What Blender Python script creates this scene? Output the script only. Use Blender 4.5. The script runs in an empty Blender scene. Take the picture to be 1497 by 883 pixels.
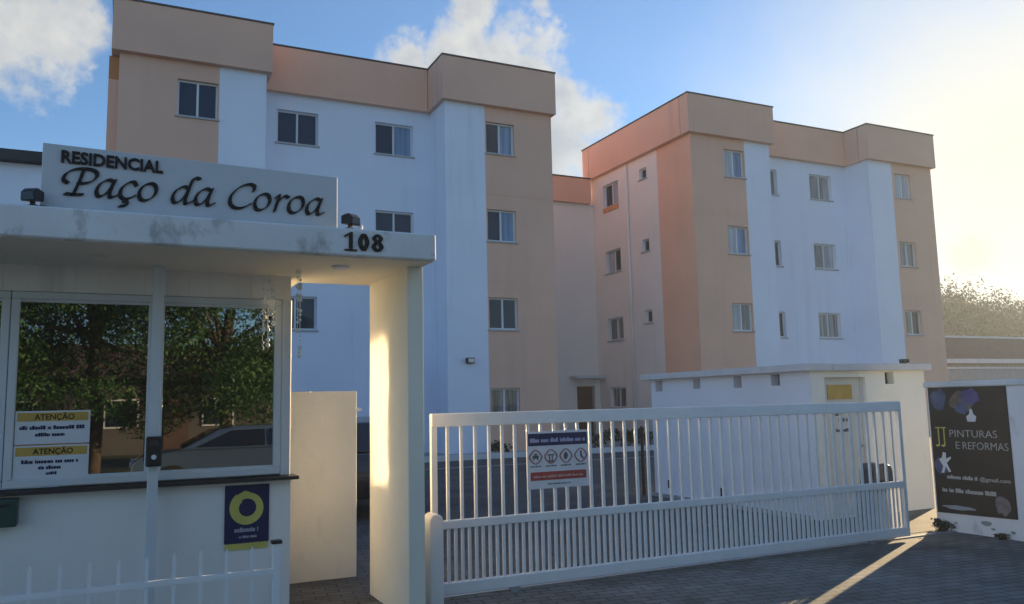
import bpy, bmesh, math, random
from mathutils import Vector, Matrix
R = math.radians
random.seed(7)
sc = bpy.context.scene
C = sc.collection

# ------------------------------------------------------------------ camera
FPX, YAW, PIT, ROL = 1196.5, R(25.637), R(7.011), R(-1.2565)
fw = Vector((math.sin(YAW)*math.cos(PIT), math.cos(YAW)*math.cos(PIT), math.sin(PIT)))
r0 = Vector((math.cos(YAW), -math.sin(YAW), 0)); u0 = r0.cross(fw)
rr = r0*math.cos(ROL) + u0*math.sin(ROL); uu = -r0*math.sin(ROL) + u0*math.cos(ROL)
cam = bpy.data.cameras.new('camera'); cam.sensor_fit = 'HORIZONTAL'; cam.sensor_width = 36
cam.lens = 36*FPX/1497; cam.clip_start = .05; cam.clip_end = 4000
co = bpy.data.objects.new('camera', cam); C.objects.link(co)
co.matrix_world = Matrix(((rr.x, uu.x, -fw.x, 0), (rr.y, uu.y, -fw.y, 0), (rr.z, uu.z, -fw.z, 1.65), (0, 0, 0, 1)))
sc.camera = co

# ------------------------------------------------------------------ sun, sky, exposure
SUN_AZ, SUN_EL = 63.4, 11.5          # azimuth clockwise from +Y
SUN_STRENGTH, SKY_STRENGTH, EXPOSURE = 5.0, 0.10, 1.08
a, e = R(SUN_AZ), R(SUN_EL)
sun_dir = Vector((math.sin(a)*math.cos(e), math.cos(a)*math.cos(e), math.sin(e)))
sl = bpy.data.lights.new('sun', 'SUN'); sl.energy = SUN_STRENGTH; sl.angle = R(.55); sl.color = (1.0, .74, .42)
so = bpy.data.objects.new('sun', sl); C.objects.link(so)
so.rotation_euler = sun_dir.to_track_quat('Z', 'Y').to_euler(); so.location = (40, 20, 30)

W = bpy.data.worlds.new('World'); sc.world = W; W.use_nodes = True
nt = W.node_tree; nt.nodes.clear()
def wn(t, **k):
    n = nt.nodes.new(t)
    for q, v in k.items(): setattr(n, q, v)
    return n
def wl(x, y): nt.links.new(x, y)
def wmath(op, x, y=None, clamp=False):
    n = wn('ShaderNodeMath', operation=op, use_clamp=clamp)
    for i, v in enumerate((x, y)):
        if v is None: continue
        if isinstance(v, (int, float)): n.inputs[i].default_value = v
        else: wl(v, n.inputs[i])
    return n.outputs[0]
sky = wn('ShaderNodeTexSky', sky_type='NISHITA'); sky.sun_disc = False
sky.sun_elevation = e; sky.sun_rotation = a; sky.air_density = 1.0; sky.dust_density = 0.15; sky.ozone_density = 4.0; sky.altitude = 20
tc = wn('ShaderNodeTexCoord')
# clouds: a few cumulus heaps at fixed bearings, broken up by noise, and a thin scatter over the rest of the sky
def noise(scale, detail, rough, vec):
    n = wn('ShaderNodeTexNoise'); n.inputs['Scale'].default_value = scale; n.inputs['Detail'].default_value = detail
    n.inputs['Roughness'].default_value = rough; wl(vec, n.inputs['Vector']); return n
n1 = noise(30, 9, .62, tc.outputs['Generated'])
n2 = noise(2.6, 4, .5, tc.outputs['Generated'])
heaps = []
def bearing(az, el):
    az, el = R(az), R(el); return (math.sin(az)*math.cos(el), math.cos(az)*math.cos(el), math.sin(el))
CLOUDS = [(18.9, 23.3, .046), (21.2, 23.4, .046), (23.2, 24.4, .052), (25.2, 24.0, .060), (27.2, 22.6, .060), (29.0, 21.0, .058), (31.0, 19.6, .052),
          (29.4, 17.4, .060), (29.6, 14.8, .050), (23.6, 26.8, .034), (28.3, 26.2, .022),
          (-6, 22.6, .070), (-4.4, 21.6, .045), (-8.5, 21.2, .075), (-12, 23, .12), (-3.4, 24.2, .05), (-18, 25, .14), (55.2, 8.9, .028), (52.8, 9.4, .016),
          (110, 24, .15), (150, 22, .17), (200, 26, .16), (250, 20, .17), (300, 27, .16), (330, 18, .12), (85, 38, .12)]
wv = noise(11, 6, .6, tc.outputs['Generated'])
wsub = wn('ShaderNodeVectorMath', operation='SUBTRACT'); wl(wv.outputs['Color'], wsub.inputs[0]); wsub.inputs[1].default_value = (.5, .5, .5)
wsc = wn('ShaderNodeVectorMath', operation='SCALE'); wl(wsub.outputs[0], wsc.inputs[0]); wsc.inputs['Scale'].default_value = .10
wad = wn('ShaderNodeVectorMath', operation='ADD'); wl(tc.outputs['Generated'], wad.inputs[0]); wl(wsc.outputs[0], wad.inputs[1])
for az, el, rad in CLOUDS:
    d = wn('ShaderNodeVectorMath', operation='DISTANCE'); wl(wad.outputs[0], d.inputs[0]); d.inputs[1].default_value = bearing(az, el)
    heaps.append(wmath('SUBTRACT', 1.0, wmath('DIVIDE', d.outputs['Value'], rad)))
f = heaps[0]
for h in heaps[1:]: f = wmath('MAXIMUM', f, h)
f = wmath('MAXIMUM', f, wmath('SUBTRACT', n2.outputs['Fac'], .98))
f = wmath('MAXIMUM', f, -0.9)
f = wmath('ADD', f, wmath('MULTIPLY', wmath('SUBTRACT', n1.outputs['Fac'], .5), 1.5))
mr = wn('ShaderNodeMapRange', interpolation_type='SMOOTHSTEP'); wl(f, mr.inputs['Value'])
mr.inputs['From Min'].default_value = -.05; mr.inputs['From Max'].default_value = .62; mr.inputs['To Max'].default_value = .88
n4 = noise(22, 5, .5, tc.outputs['Generated'])
cr = wn('ShaderNodeValToRGB'); wl(wmath('ADD', wmath('MULTIPLY', f, .35), n4.outputs['Fac']), cr.inputs[0])
cr.color_ramp.elements[0].position = .40; cr.color_ramp.elements[0].color = (4.2, 4.05, 3.65, 1)
cr.color_ramp.elements[1].position = .90; cr.color_ramp.elements[1].color = (2.7, 2.8, 2.85, 1)
mx = wn('ShaderNodeMix', data_type='RGBA'); wl(mr.outputs[0], mx.inputs['Factor']); wl(sky.outputs[0], mx.inputs['A']); wl(cr.outputs[0], mx.inputs['B'])
vd = wn('ShaderNodeVectorMath', operation='DISTANCE'); wl(wad.outputs[0], vd.inputs[0]); vd.inputs[1].default_value = bearing(60, 11)
vm_ = wn('ShaderNodeMapRange', interpolation_type='SMOOTHSTEP'); wl(vd.outputs['Value'], vm_.inputs['Value'])
vm_.inputs['From Min'].default_value = .05; vm_.inputs['From Max'].default_value = .46; vm_.inputs['To Min'].default_value = .92; vm_.inputs['To Max'].default_value = 0
vx = wn('ShaderNodeMix', data_type='RGBA'); wl(vm_.outputs[0], vx.inputs['Factor']); wl(mx.outputs['Result'], vx.inputs['A']); vx.inputs['B'].default_value = (4.7, 4.35, 3.45, 1)
bg = wn('ShaderNodeBackground'); bg.inputs['Strength'].default_value = SKY_STRENGTH
wl(vx.outputs['Result'], bg.inputs['Color'])
ow = wn('ShaderNodeOutputWorld'); wl(bg.outputs[0], ow.inputs['Surface'])

sc.render.engine = 'CYCLES'
sc.view_settings.view_transform = 'Standard'; sc.view_settings.look = 'None'
sc.view_settings.exposure = EXPOSURE; sc.view_settings.gamma = 1
sc.cycles.use_denoising = True
sc.cycles.max_bounces = 6; sc.cycles.diffuse_bounces = 3; sc.cycles.sample_clamp_indirect = 0; sc.cycles.caustics_reflective = True; sc.cycles.blur_glossy = 0.15
sc.cycles.transparent_max_bounces = 12

# ------------------------------------------------------------------ materials
MATS = {}
def mat(name, col, rough=.8, var=.12, scale=3.0, bump=.15, bscale=60, spec=.3, metal=0, stain=None, coat=0):
    """painted or plastered surface: colour with slow and fine variation, fine relief, optional streaks"""
    if name in MATS: return MATS[name]
    m = bpy.data.materials.new(name); m.use_nodes = True; MATS[name] = m
    t = m.node_tree; p = t.nodes['Principled BSDF']
    p.inputs['Roughness'].default_value = rough; p.inputs['Specular IOR Level'].default_value = spec; p.inputs['Metallic'].default_value = metal
    if coat: p.inputs['Coat Weight'].default_value = coat; p.inputs['Coat Roughness'].default_value = .04
    N = t.nodes.new; L = t.links.new
    tcn = N('ShaderNodeTexCoord'); geo = N('ShaderNodeNewGeometry')
    a1 = N('ShaderNodeTexNoise'); a1.inputs['Scale'].default_value = scale; a1.inputs['Detail'].default_value = 6; L(geo.outputs['Position'], a1.inputs['Vector'])
    mr = N('ShaderNodeMapRange'); L(a1.outputs['Fac'], mr.inputs['Value']); mr.inputs['From Min'].default_value = .25; mr.inputs['From Max'].default_value = .75
    mr.inputs['To Min'].default_value = 1-var; mr.inputs['To Max'].default_value = 1+var
    vm = N('ShaderNodeVectorMath'); vm.operation = 'SCALE'; vm.inputs[0].default_value = col[:3]; L(mr.outputs[0], vm.inputs['Scale'])
    out = vm.outputs[0]
    if stain:
        scol, amt, sx, sz, lo = stain
        mp = N('ShaderNodeMapping'); mp.inputs['Scale'].default_value = (sx, sx, sz); L(geo.outputs['Position'], mp.inputs['Vector'])
        a2 = N('ShaderNodeTexNoise'); a2.inputs['Scale'].default_value = 1; a2.inputs['Detail'].default_value = 8; a2.inputs['Roughness'].default_value = .65; L(mp.outputs[0], a2.inputs['Vector'])
        m2 = N('ShaderNodeMapRange'); L(a2.outputs['Fac'], m2.inputs['Value']); m2.inputs['From Min'].default_value = lo; m2.inputs['From Max'].default_value = lo+.16; m2.inputs['To Max'].default_value = amt
        mixn = N('ShaderNodeMix'); mixn.data_type = 'RGBA'; L(m2.outputs[0], mixn.inputs['Factor']); L(out, mixn.inputs['A']); mixn.inputs['B'].default_value = (*scol, 1)
        out = mixn.outputs['Result']
    L(out, p.inputs['Base Color'])
    if bump:
        a3 = N('ShaderNodeTexNoise'); a3.inputs['Scale'].default_value = bscale; a3.inputs['Detail'].default_value = 4; L(geo.outputs['Position'], a3.inputs['Vector'])
        b = N('ShaderNodeBump'); b.inputs['Strength'].default_value = bump; b.inputs['Distance'].default_value = .01; L(a3.outputs['Fac'], b.inputs['Height']); L(b.outputs[0], p.inputs['Normal'])
    return m
WHITE = mat('white_wall_paint', (.79, .845, .965), .85, .05, .5, .12, 40, stain=((.50, .55, .62), .32, 2.6, .16, .56))
BEIGE = mat('beige_wall_paint', (.79, .49, .365), .85, .06, .6, .12, 40, stain=((.55, .35, .28), .25, 2.2, .14, .56))
PEACH = mat('peach_wall_paint', (.88, .51, .36), .85, .06, .6, .12, 40, stain=((.62, .37, .27), .25, 2.2, .14, .56))
PINKW = mat('pinkish_white_wall_paint', (.88, .83, .78), .85, .05, .5, .12, 40, stain=((.5, .45, .43), .3, 1.6, .12, .60))
COPE = mat('dark_metal_coping', (.07, .065, .065), .5, .15, 4, 0, metal=.3)
FRAMEM = mat('pale_window_frame', (.70, .73, .77), .45, .05, 5, 0, spec=.5)
SILLM = mat('stone_sill', (.42, .42, .43), .6, .1, 8, .1)
GATEW = mat('white_gate_enamel', (.86, .86, .86), .4, .06, 5, .04, 30, spec=.5, stain=((.42, .36, .30), .5, 7, 2.5, .64))
BOOTHW = mat('white_booth_paint', (.88, .84, .80), .8, .06, 1.2, .12, 50, stain=((.45, .46, .45), .4, 3, .5, .58))
CREAMW = mat('cream_masonry_paint', (.86, .81, .68), .8, .06, 1.2, .12, 50, stain=((.5, .46, .40), .4, 3, .4, .60))
FASCIA = mat('weathered_white_concrete', (.76, .77, .78), .9, .10, 2.0, .3, 35, stain=((.17, .17, .15), .8, 4, 2.6, .54))
ANNEXW = mat('annex_white_paint', (.80, .845, .95), .85, .05, .8, .12, 40, stain=((.45, .46, .47), .4, 2, .5, .60))
ALU = mat('white_aluminium', (.66, .68, .70), .35, .04, 5, 0, spec=.5)
BLACK = mat('black_plastic', (.012, .012, .014), .45, .2, 8, .05, spec=.5)
BLACKL = mat('black_letters', (.006, .007, .010), .5, .1, 8, 0)
STONE = mat('dark_granite', (.03, .03, .033), .3, .3, 40, .05, spec=.5)
NAVY = mat('navy_print', (.012, .018, .085), .45, .1, 6, 0, spec=.4)
YELLOWP = mat('yellow_print', (.62, .55, .14), .45, .1, 6, 0, spec=.4)
OCHRE = mat('ochre_print', (.60, .38, .09), .5, .15, 9, 0)
PRINTW = mat('white_print', (.74, .74, .78), .5, .06, 9, 0)
GREYP = mat('grey_print', (.36, .38, .44), .5, .1, 9, 0)
REDP = mat('red_print', (.42, .07, .06), .5, .15, 9, 0)
DARKP = mat('charcoal_print', (.035, .033, .032), .5, .2, 4, 0)
BLUEP = mat('slate_blue_print', (.09, .12, .22), .5, .4, 8, 0)
VIOLETP = mat('violet_print', (.10, .09, .24), .5, .4, 8, 0)
BROWNP = mat('brown_print', (.16, .13, .11), .5, .4, 8, 0)
GREENB = mat('dark_green_metal', (.015, .06, .05), .4, .15, 6, .05, spec=.5)
ORANGEC = mat('orange_cloth', (.70, .33, .15), .9, .15, 6, .3)
DARKROOF = mat('dark_roof_edge', (.06, .06, .062), .8, .2, 4, .2)
ROOFTILE = mat('brown_roof_tile', (.10, .06, .05), .85, .25, 3, .3, 20)
STEELG = mat('galvanised_steel', (.45, .47, .5), .45, .08, 8, .05, metal=.6)
MOTORG = mat('dark_motor_housing', (.05, .06, .085), .45, .1, 6, .05, spec=.5)
CONC = mat('grey_concrete', (.34, .36, .38), .9, .15, 4, .3, 40, stain=((.15, .15, .14), .6, 3, 3, .55))
KERB = mat('whitewashed_kerb', (.62, .64, .68), .85, .12, 3, .2, 40, stain=((.2, .2, .2), .6, 3, 3, .58))
BEADM = mat('pearl_beads', (.8, .8, .78), .2, .05, 9, 0, spec=.7)
CARP = mat('dark_car_paint', (.012, .014, .02), .3, .1, 3, 0, spec=.5, coat=1)
CARB = mat('blue_grey_car_paint', (.06, .10, .16), .3, .05, 3, 0, spec=.5, coat=1)
TYRE = mat('tyre_rubber', (.015, .015, .015), .9, .2, 8, .2)
LAMPG = mat('lamp_lens', (.6, .6, .6), .1, .05, 9, 0, spec=.8)
GLOSSB = mat('dark_glass_lens', (.01, .01, .012), .12, .1, 9, 0, spec=.5)
BARK = mat('bark', (.10, .075, .055), .95, .3, 8, .6, 14)

def pane_mat(name, col, fold=None, ior=1.5):
    m = bpy.data.materials.new(name); m.use_nodes = True; t = m.node_tree; p = t.nodes['Principled BSDF']
    p.inputs['Base Color'].default_value = (*col, 1); p.inputs['Roughness'].default_value = .03 if fold is None else .7
    p.inputs['IOR'].default_value = ior
    N = t.nodes.new; L = t.links.new
    g = N('ShaderNodeNewGeometry')
    n = N('ShaderNodeTexNoise'); n.inputs['Scale'].default_value = .8; L(g.outputs['Position'], n.inputs['Vector'])
    b = N('ShaderNodeBump'); b.inputs['Strength'].default_value = .25; b.inputs['Distance'].default_value = .02; L(n.outputs['Fac'], b.inputs['Height']); L(b.outputs[0], p.inputs['Coat Normal'])
    if fold is None: L(b.outputs[0], p.inputs['Normal'])
    if fold is not None: p.inputs['Coat Weight'].default_value = 1; p.inputs['Coat Roughness'].default_value = .02; p.inputs['Coat IOR'].default_value = 1.45
    if fold is not None:
        mp = N('ShaderNodeMapping'); mp.inputs['Scale'].default_value = (9, 9, .3); L(g.outputs['Position'], mp.inputs['Vector'])
        w = N('ShaderNodeTexNoise'); w.inputs['Scale'].default_value = 1; w.inputs['Detail'].default_value = 3; L(mp.outputs[0], w.inputs['Vector'])
        c = N('ShaderNodeValToRGB'); L(w.outputs['Fac'], c.inputs[0])
        c.color_ramp.elements[0].position = .38; c.color_ramp.elements[0].color = (*fold, 1)
        c.color_ramp.elements[1].position = .62; c.color_ramp.elements[1].color = (*col, 1)
        L(c.outputs[0], p.inputs['Base Color'])
    return m
PANES = {
 'd': pane_mat('dark_pane', (.008, .012, .022)),
 'n': pane_mat('navy_pane', (.012, .022, .05)),
 'b': pane_mat('blue_curtained_pane', (.20, .33, .50), (.09, .16, .28)),
 'p': pane_mat('pale_curtained_pane', (.50, .55, .60), (.26, .30, .34)),
 'g': pane_mat('grey_curtained_pane', (.26, .26, .26), (.07, .075, .085)),
 's': pane_mat('striped_curtained_pane', (.40, .40, .40), (.10, .10, .11)),
}
def booth_glass(name, refl, tint, rough=0):
    m = bpy.data.materials.new(name); m.use_nodes = True; t = m.node_tree; t.nodes.clear(); N = t.nodes.new; L = t.links.new
    o = N('ShaderNodeOutputMaterial'); mixs = N('ShaderNodeMixShader'); gl = N('ShaderNodeBsdfGlossy'); tr = N('ShaderNodeBsdfTransparent')
    gl.inputs['Roughness'].default_value = rough; gl.inputs['Color'].default_value = (.95, .97, 1, 1); tr.inputs['Color'].default_value = (*tint, 1)
    lw = N('ShaderNodeFresnel'); lw.inputs['IOR'].default_value = 1.5
    ad = N('ShaderNodeMath'); ad.operation = 'ADD'; ad.use_clamp = True; L(lw.outputs[0], ad.inputs[0]); ad.inputs[1].default_value = refl
    L(ad.outputs[0], mixs.inputs[0]); L(tr.outputs[0], mixs.inputs[1]); L(gl.outputs[0], mixs.inputs[2]); L(mixs.outputs[0], o.inputs['Surface'])
    return m
BGLASS = booth_glass('tinted_mirror_glass', .30, (.10, .12, .12), .012)
SGLASS = booth_glass('sun_control_glass', .60, (.16, .19, .20), .13)

def ground_mat(name, c1, c2, mortar, bw, bh, bumpd=.004, moss=0):
    m = bpy.data.materials.new(name); m.use_nodes = True; t = m.node_tree; p = t.nodes['Principled BSDF']; N = t.nodes.new; L = t.links.new
    g = N('ShaderNodeNewGeometry'); mp = N('ShaderNodeMapping'); mp.inputs['Rotation'].default_value = (0, 0, R(8)); L(g.outputs['Position'], mp.inputs['Vector'])
    b = N('ShaderNodeTexBrick'); L(mp.outputs[0], b.inputs['Vector']); b.inputs['Scale'].default_value = 1; b.inputs['Brick Width'].default_value = bw; b.inputs['Row Height'].default_value = bh
    b.inputs['Mortar Size'].default_value = .007; b.inputs['Mortar Smooth'].default_value = .3; b.inputs['Bias'].default_value = .1
    b.inputs['Color1'].default_value = (*c1, 1); b.inputs['Color2'].default_value = (*c2, 1); b.inputs['Mortar'].default_value = (*mortar, 1)
    n = N('ShaderNodeTexNoise'); n.inputs['Scale'].default_value = .9; n.inputs['Detail'].default_value = 8; n.inputs['Roughness'].default_value = .65; L(g.outputs['Position'], n.inputs['Vector'])
    mr = N('ShaderNodeMapRange'); L(n.outputs['Fac'], mr.inputs['Value']); mr.inputs['From Min'].default_value = .3; mr.inputs['From Max'].default_value = .7; mr.inputs['To Min'].default_value = .55; mr.inputs['To Max'].default_value = 1.35
    v = N('ShaderNodeVectorMath'); v.operation = 'SCALE'; L(b.outputs['Color'], v.inputs[0]); L(mr.outputs[0], v.inputs['Scale'])
    out = v.outputs[0]
    if moss:
        n2 = N('ShaderNodeTexNoise'); n2.inputs['Scale'].default_value = 1.7; n2.inputs['Detail'].default_value = 9; n2.inputs['Roughness'].default_value = .7; L(g.outputs['Position'], n2.inputs['Vector'])
        m2 = N('ShaderNodeMapRange'); L(n2.outputs['Fac'], m2.inputs['Value']); m2.inputs['From Min'].default_value = .53; m2.inputs['From Max'].default_value = .68; m2.inputs['To Max'].default_value = moss
        mi = N('ShaderNodeMix'); mi.data_type = 'RGBA'; L(m2.outputs[0], mi.inputs['Factor']); L(out, mi.inputs['A']); mi.inputs['B'].default_value = (.045, .05, .03, 1); out = mi.outputs['Result']
    L(out, p.inputs['Base Color']); p.inputs['Roughness'].default_value = .75; p.inputs['Specular IOR Level'].default_value = .35
    n3 = N('ShaderNodeTexNoise'); n3.inputs['Scale'].default_value = 70; n3.inputs['Detail'].default_value = 4; L(g.outputs['Position'], n3.inputs['Vector'])
    ad = N('ShaderNodeMath'); ad.operation = 'MULTIPLY_ADD'; L(n3.outputs['Fac'], ad.inputs[0]); ad.inputs[1].default_value = .35
    iv = N('ShaderNodeMath'); iv.operation = 'SUBTRACT'; iv.inputs[0].default_value = 1; L(b.outputs['Fac'], iv.inputs[1]); L(iv.outputs[0], ad.inputs[2])
    bu = N('ShaderNodeBump'); bu.inputs['Strength'].default_value = .8; bu.inputs['Distance'].default_value = bumpd; L(ad.outputs[0], bu.inputs['Height']); L(bu.outputs[0], p.inputs['Normal'])
    return m
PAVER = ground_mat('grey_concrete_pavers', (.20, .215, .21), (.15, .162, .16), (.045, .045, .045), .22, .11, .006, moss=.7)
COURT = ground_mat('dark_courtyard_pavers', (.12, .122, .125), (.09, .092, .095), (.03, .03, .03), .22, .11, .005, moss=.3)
ASPH = mat('worn_concrete_street', (.20, .20, .20), .85, .2, 2, .4, 50)
EARTH = mat('grassy_earth', (.045, .055, .028), .95, .3, .6, .3, 10)
WALLR = mat('boundary_wall_paint', (.88, .87, .89), .85, .06, 1, .15, 40, stain=((.33, .32, .31), .55, 3, 1.6, .58))

def leaf_mat(name, c1, c2, tl=.22):
    m = bpy.data.materials.new(name); m.use_nodes = True; t = m.node_tree; p = t.nodes['Principled BSDF']; N = t.nodes.new; L = t.links.new
    g = N('ShaderNodeNewGeometry'); n = N('ShaderNodeTexNoise'); n.inputs['Scale'].default_value = 1.1; n.inputs['Detail'].default_value = 5; L(g.outputs['Position'], n.inputs['Vector'])
    c = N('ShaderNodeValToRGB'); L(n.outputs['Fac'], c.inputs[0]); c.color_ramp.elements[0].position = .35; c.color_ramp.elements[0].color = (*c1, 1); c.color_ramp.elements[1].position = .65; c.color_ramp.elements[1].color = (*c2, 1)
    L(c.outputs[0], p.inputs['Base Color']); p.inputs['Roughness'].default_value = .6
    tr = N('ShaderNodeBsdfTranslucent'); L(c.outputs[0], tr.inputs['Color']); ms = N('ShaderNodeMixShader'); ms.inputs[0].default_value = tl
    L(p.outputs[0], ms.inputs[1]); L(tr.outputs[0], ms.inputs[2]); L(ms.outputs[0], t.nodes['Material Output'].inputs['Surface'])
    return m
LEAF = leaf_mat('leaf', (.018, .075, .012), (.06, .15, .03))
LEAFD = leaf_mat('dark_leaf', (.014, .024, .010), (.035, .05, .018), .05)

# ------------------------------------------------------------------ mesh helpers
class MB:
    def __init__(s): s.v = []; s.f = []
    def add(s, vs, fs):
        o = len(s.v); s.v += [tuple(q) for q in vs]; s.f += [tuple(i+o for i in q) for q in fs]; return s
    def box(s, x0, x1, y0, y1, z0, z1, M=None):
        vs = [(x, y, z) for z in (z0, z1) for y in (y0, y1) for x in (x0, x1)]
        if M: vs = [M(*q) for q in vs]
        return s.add(vs, [(0, 2, 3, 1), (4, 5, 7, 6), (0, 1, 5, 4), (2, 6, 7, 3), (0, 4, 6, 2), (1, 3, 7, 5)])
    def quad(s, a, b, c, d): return s.add([a, b, c, d], [(0, 1, 2, 3)])
    def tube(s, pts, r, n=8, caps=True):
        pts = [Vector(q) for q in pts]; rs = r if isinstance(r, (list, tuple)) else [r]*len(pts); rings = []
        for i, q in enumerate(pts):
            d = (pts[min(i+1, len(pts)-1)] - pts[max(i-1, 0)]).normalized()
            x = d.cross(Vector((0, 0, 1)) if abs(d.z) < .95 else Vector((1, 0, 0))).normalized(); y = d.cross(x)
            rings.append([q + (x*math.cos(k*2*math.pi/n) + y*math.sin(k*2*math.pi/n))*rs[i] for k in range(n)])
        o = len(s.v); s.v += [tuple(w) for rg in rings for w in rg]
        for i in range(len(pts)-1):
            for k in range(n): s.f.append((o+i*n+k, o+i*n+(k+1) % n, o+(i+1)*n+(k+1) % n, o+(i+1)*n+k))
        if caps: s.f.append(tuple(o+k for k in range(n))[::-1]); s.f.append(tuple(o+(len(pts)-1)*n+k for k in range(n)))
        return s
    def lathe(s, c, prof, n=10, axis='z'):
        o = len(s.v)
        for rad, h in prof:
            for k in range(n):
                ca, sa = math.cos(k*2*math.pi/n)*rad, math.sin(k*2*math.pi/n)*rad
                q = (ca, sa, h) if axis == 'z' else ((h, ca, sa) if axis == 'x' else (ca, h, sa))
                s.v.append((c[0]+q[0], c[1]+q[1], c[2]+q[2]))
        for i in range(len(prof)-1):
            for k in range(n): s.f.append((o+i*n+k, o+i*n+(k+1) % n, o+(i+1)*n+(k+1) % n, o+(i+1)*n+k))
        s.f.append(tuple(o+k for k in range(n))[::-1]); s.f.append(tuple(o+(len(prof)-1)*n+k for k in range(n)))
        return s
    def prism(s, poly, a0, a1, M):
        """poly of (u,v); extruded from a0 to a1 through M(u,v,a)"""
        n = len(poly); vs = [M(u, v, a0) for u, v in poly] + [M(u, v, a1) for u, v in poly]
        return s.add(vs, [tuple(range(n))[::-1], tuple(range(n, 2*n))] + [(i, (i+1) % n, n+(i+1) % n, n+i) for i in range(n)])
    def build(s, name, m, parent=None, bevel=0, seg=2, smooth=False):
        me = bpy.data.meshes.new(name); me.from_pydata(s.v, [], s.f)
        bm = bmesh.new(); bm.from_mesh(me); bmesh.ops.recalc_face_normals(bm, faces=bm.faces); bm.to_mesh(me); bm.free()
        me.materials.append(m)
        if smooth: me.polygons.foreach_set('use_smooth', [True]*len(me.polygons))
        o = bpy.data.objects.new(name, me); C.objects.link(o)
        if parent: o.parent = parent; o.matrix_parent_inverse = parent.matrix_world.inverted() if parent.type != 'EMPTY' else Matrix.Translation(-parent.location)
        if bevel:
            b = o.modifiers.new('bevel', 'BEVEL'); b.width = bevel; b.segments = seg; b.limit_method = 'ANGLE'; b.angle_limit = R(40)
        return o
def tag(o, label=None, cat=None, group=None, kind=None):
    if label: o['label'] = label
    if cat: o['category'] = cat
    if group: o['group'] = group
    if kind: o['kind'] = kind
    return o
def thing(name, loc, label, cat, group=None):
    o = bpy.data.objects.new(name, None); o.location = loc; o.empty_display_size = .3; C.objects.link(o)
    bpy.context.view_layer.update() if False else None
    return tag(o, label, cat, group)
def B(x0, x1, y0, y1, z0, z1): return MB().box(x0, x1, y0, y1, z0, z1)
def structure(o): o['kind'] = 'structure'; return o
def copy_part(src, parent, dx=0, dy=0, dz=0):
    o = src.copy(); C.objects.link(o); o.parent = parent; o.matrix_parent_inverse = src.matrix_parent_inverse.copy()
    o.location = (src.location.x+dx, src.location.y+dy, src.location.z+dz); return o

def text_mesh(txt, size, M, depth=.004, bold=0, width=None, sx=1.0):
    """built-in typeface turned into a mesh; M(u,v,a) places it; fitted to width if given"""
    cu = bpy.data.curves.new('t', 'FONT'); cu.body = txt; cu.size = size; cu.extrude = depth/2; cu.offset = bold; cu.resolution_u = 3
    o = bpy.data.objects.new('t', cu); C.objects.link(o)
    dg = bpy.context.evaluated_depsgraph_get(); me = bpy.data.meshes.new_from_object(o.evaluated_get(dg))
    mb = MB(); xs = [v.co.x for v in me.vertices]; k = sx if width is None else width/(max(xs)-min(xs)); x0 = min(xs)
    mb.v = [M((v.co.x-x0)*k, v.co.y, v.co.z+depth/2) for v in me.vertices]; mb.f = [tuple(q.vertices) for q in me.polygons]
    bpy.data.objects.remove(o); bpy.data.curves.remove(cu); bpy.data.meshes.remove(me)
    return mb
def catmull(pts, n=8, closed=False):
    out = []; L = len(pts); rng = range(L if closed else L-1)
    for i in rng:
        p0 = pts[(i-1) % L] if closed or i > 0 else pts[0]; p1 = pts[i]; p2 = pts[(i+1) % L]; p3 = pts[(i+2) % L] if closed or i+2 < L else pts[-1]
        for k in range(n):
            t = k/n
            out.append(tuple(.5*(2*p1[j] + (p2[j]-p0[j])*t + (2*p0[j]-5*p1[j]+4*p2[j]-p3[j])*t*t + (3*p1[j]-p0[j]-3*p2[j]+p3[j])*t**3) for j in (0, 1)))
    out.append(pts[0] if closed else pts[-1]); return out
def nib(mb, pts, w, ang, th, depth, M):
    """broad-nib pen stroke: nib of width w at angle ang and thickness th dragged along pts"""
    nx, ny = math.cos(ang)*w/2, math.sin(ang)*w/2
    for i in range(len(pts)-1):
        (ax, ay), (bx, by) = pts[i], pts[i+1]; dx, dy = bx-ax, by-ay; l = math.hypot(dx, dy) or 1e-6; tx, ty = dx/l*th/2, dy/l*th/2; px, py = -ty, tx
        cand = [(ax-tx+s*nx+q*px, ay-ty+s*ny+q*py) for s in (-1, 1) for q in (-1, 1)] + [(bx+tx+s*nx+q*px, by+ty+s*ny+q*py) for s in (-1, 1) for q in (-1, 1)]
        cand = sorted(set(cand)); hull = []
        for seq in (cand, cand[::-1]):
            h = []
            for c in seq:
                while len(h) >= 2 and (h[-1][0]-h[-2][0])*(c[1]-h[-2][1]) - (h[-1][1]-h[-2][1])*(c[0]-h[-2][0]) <= 0: h.pop()
                h.append(c)
            hull += h[:-1]
        mb.prism(hull, 0, depth + (i % 7)*.00025, M)
    return mb

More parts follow.
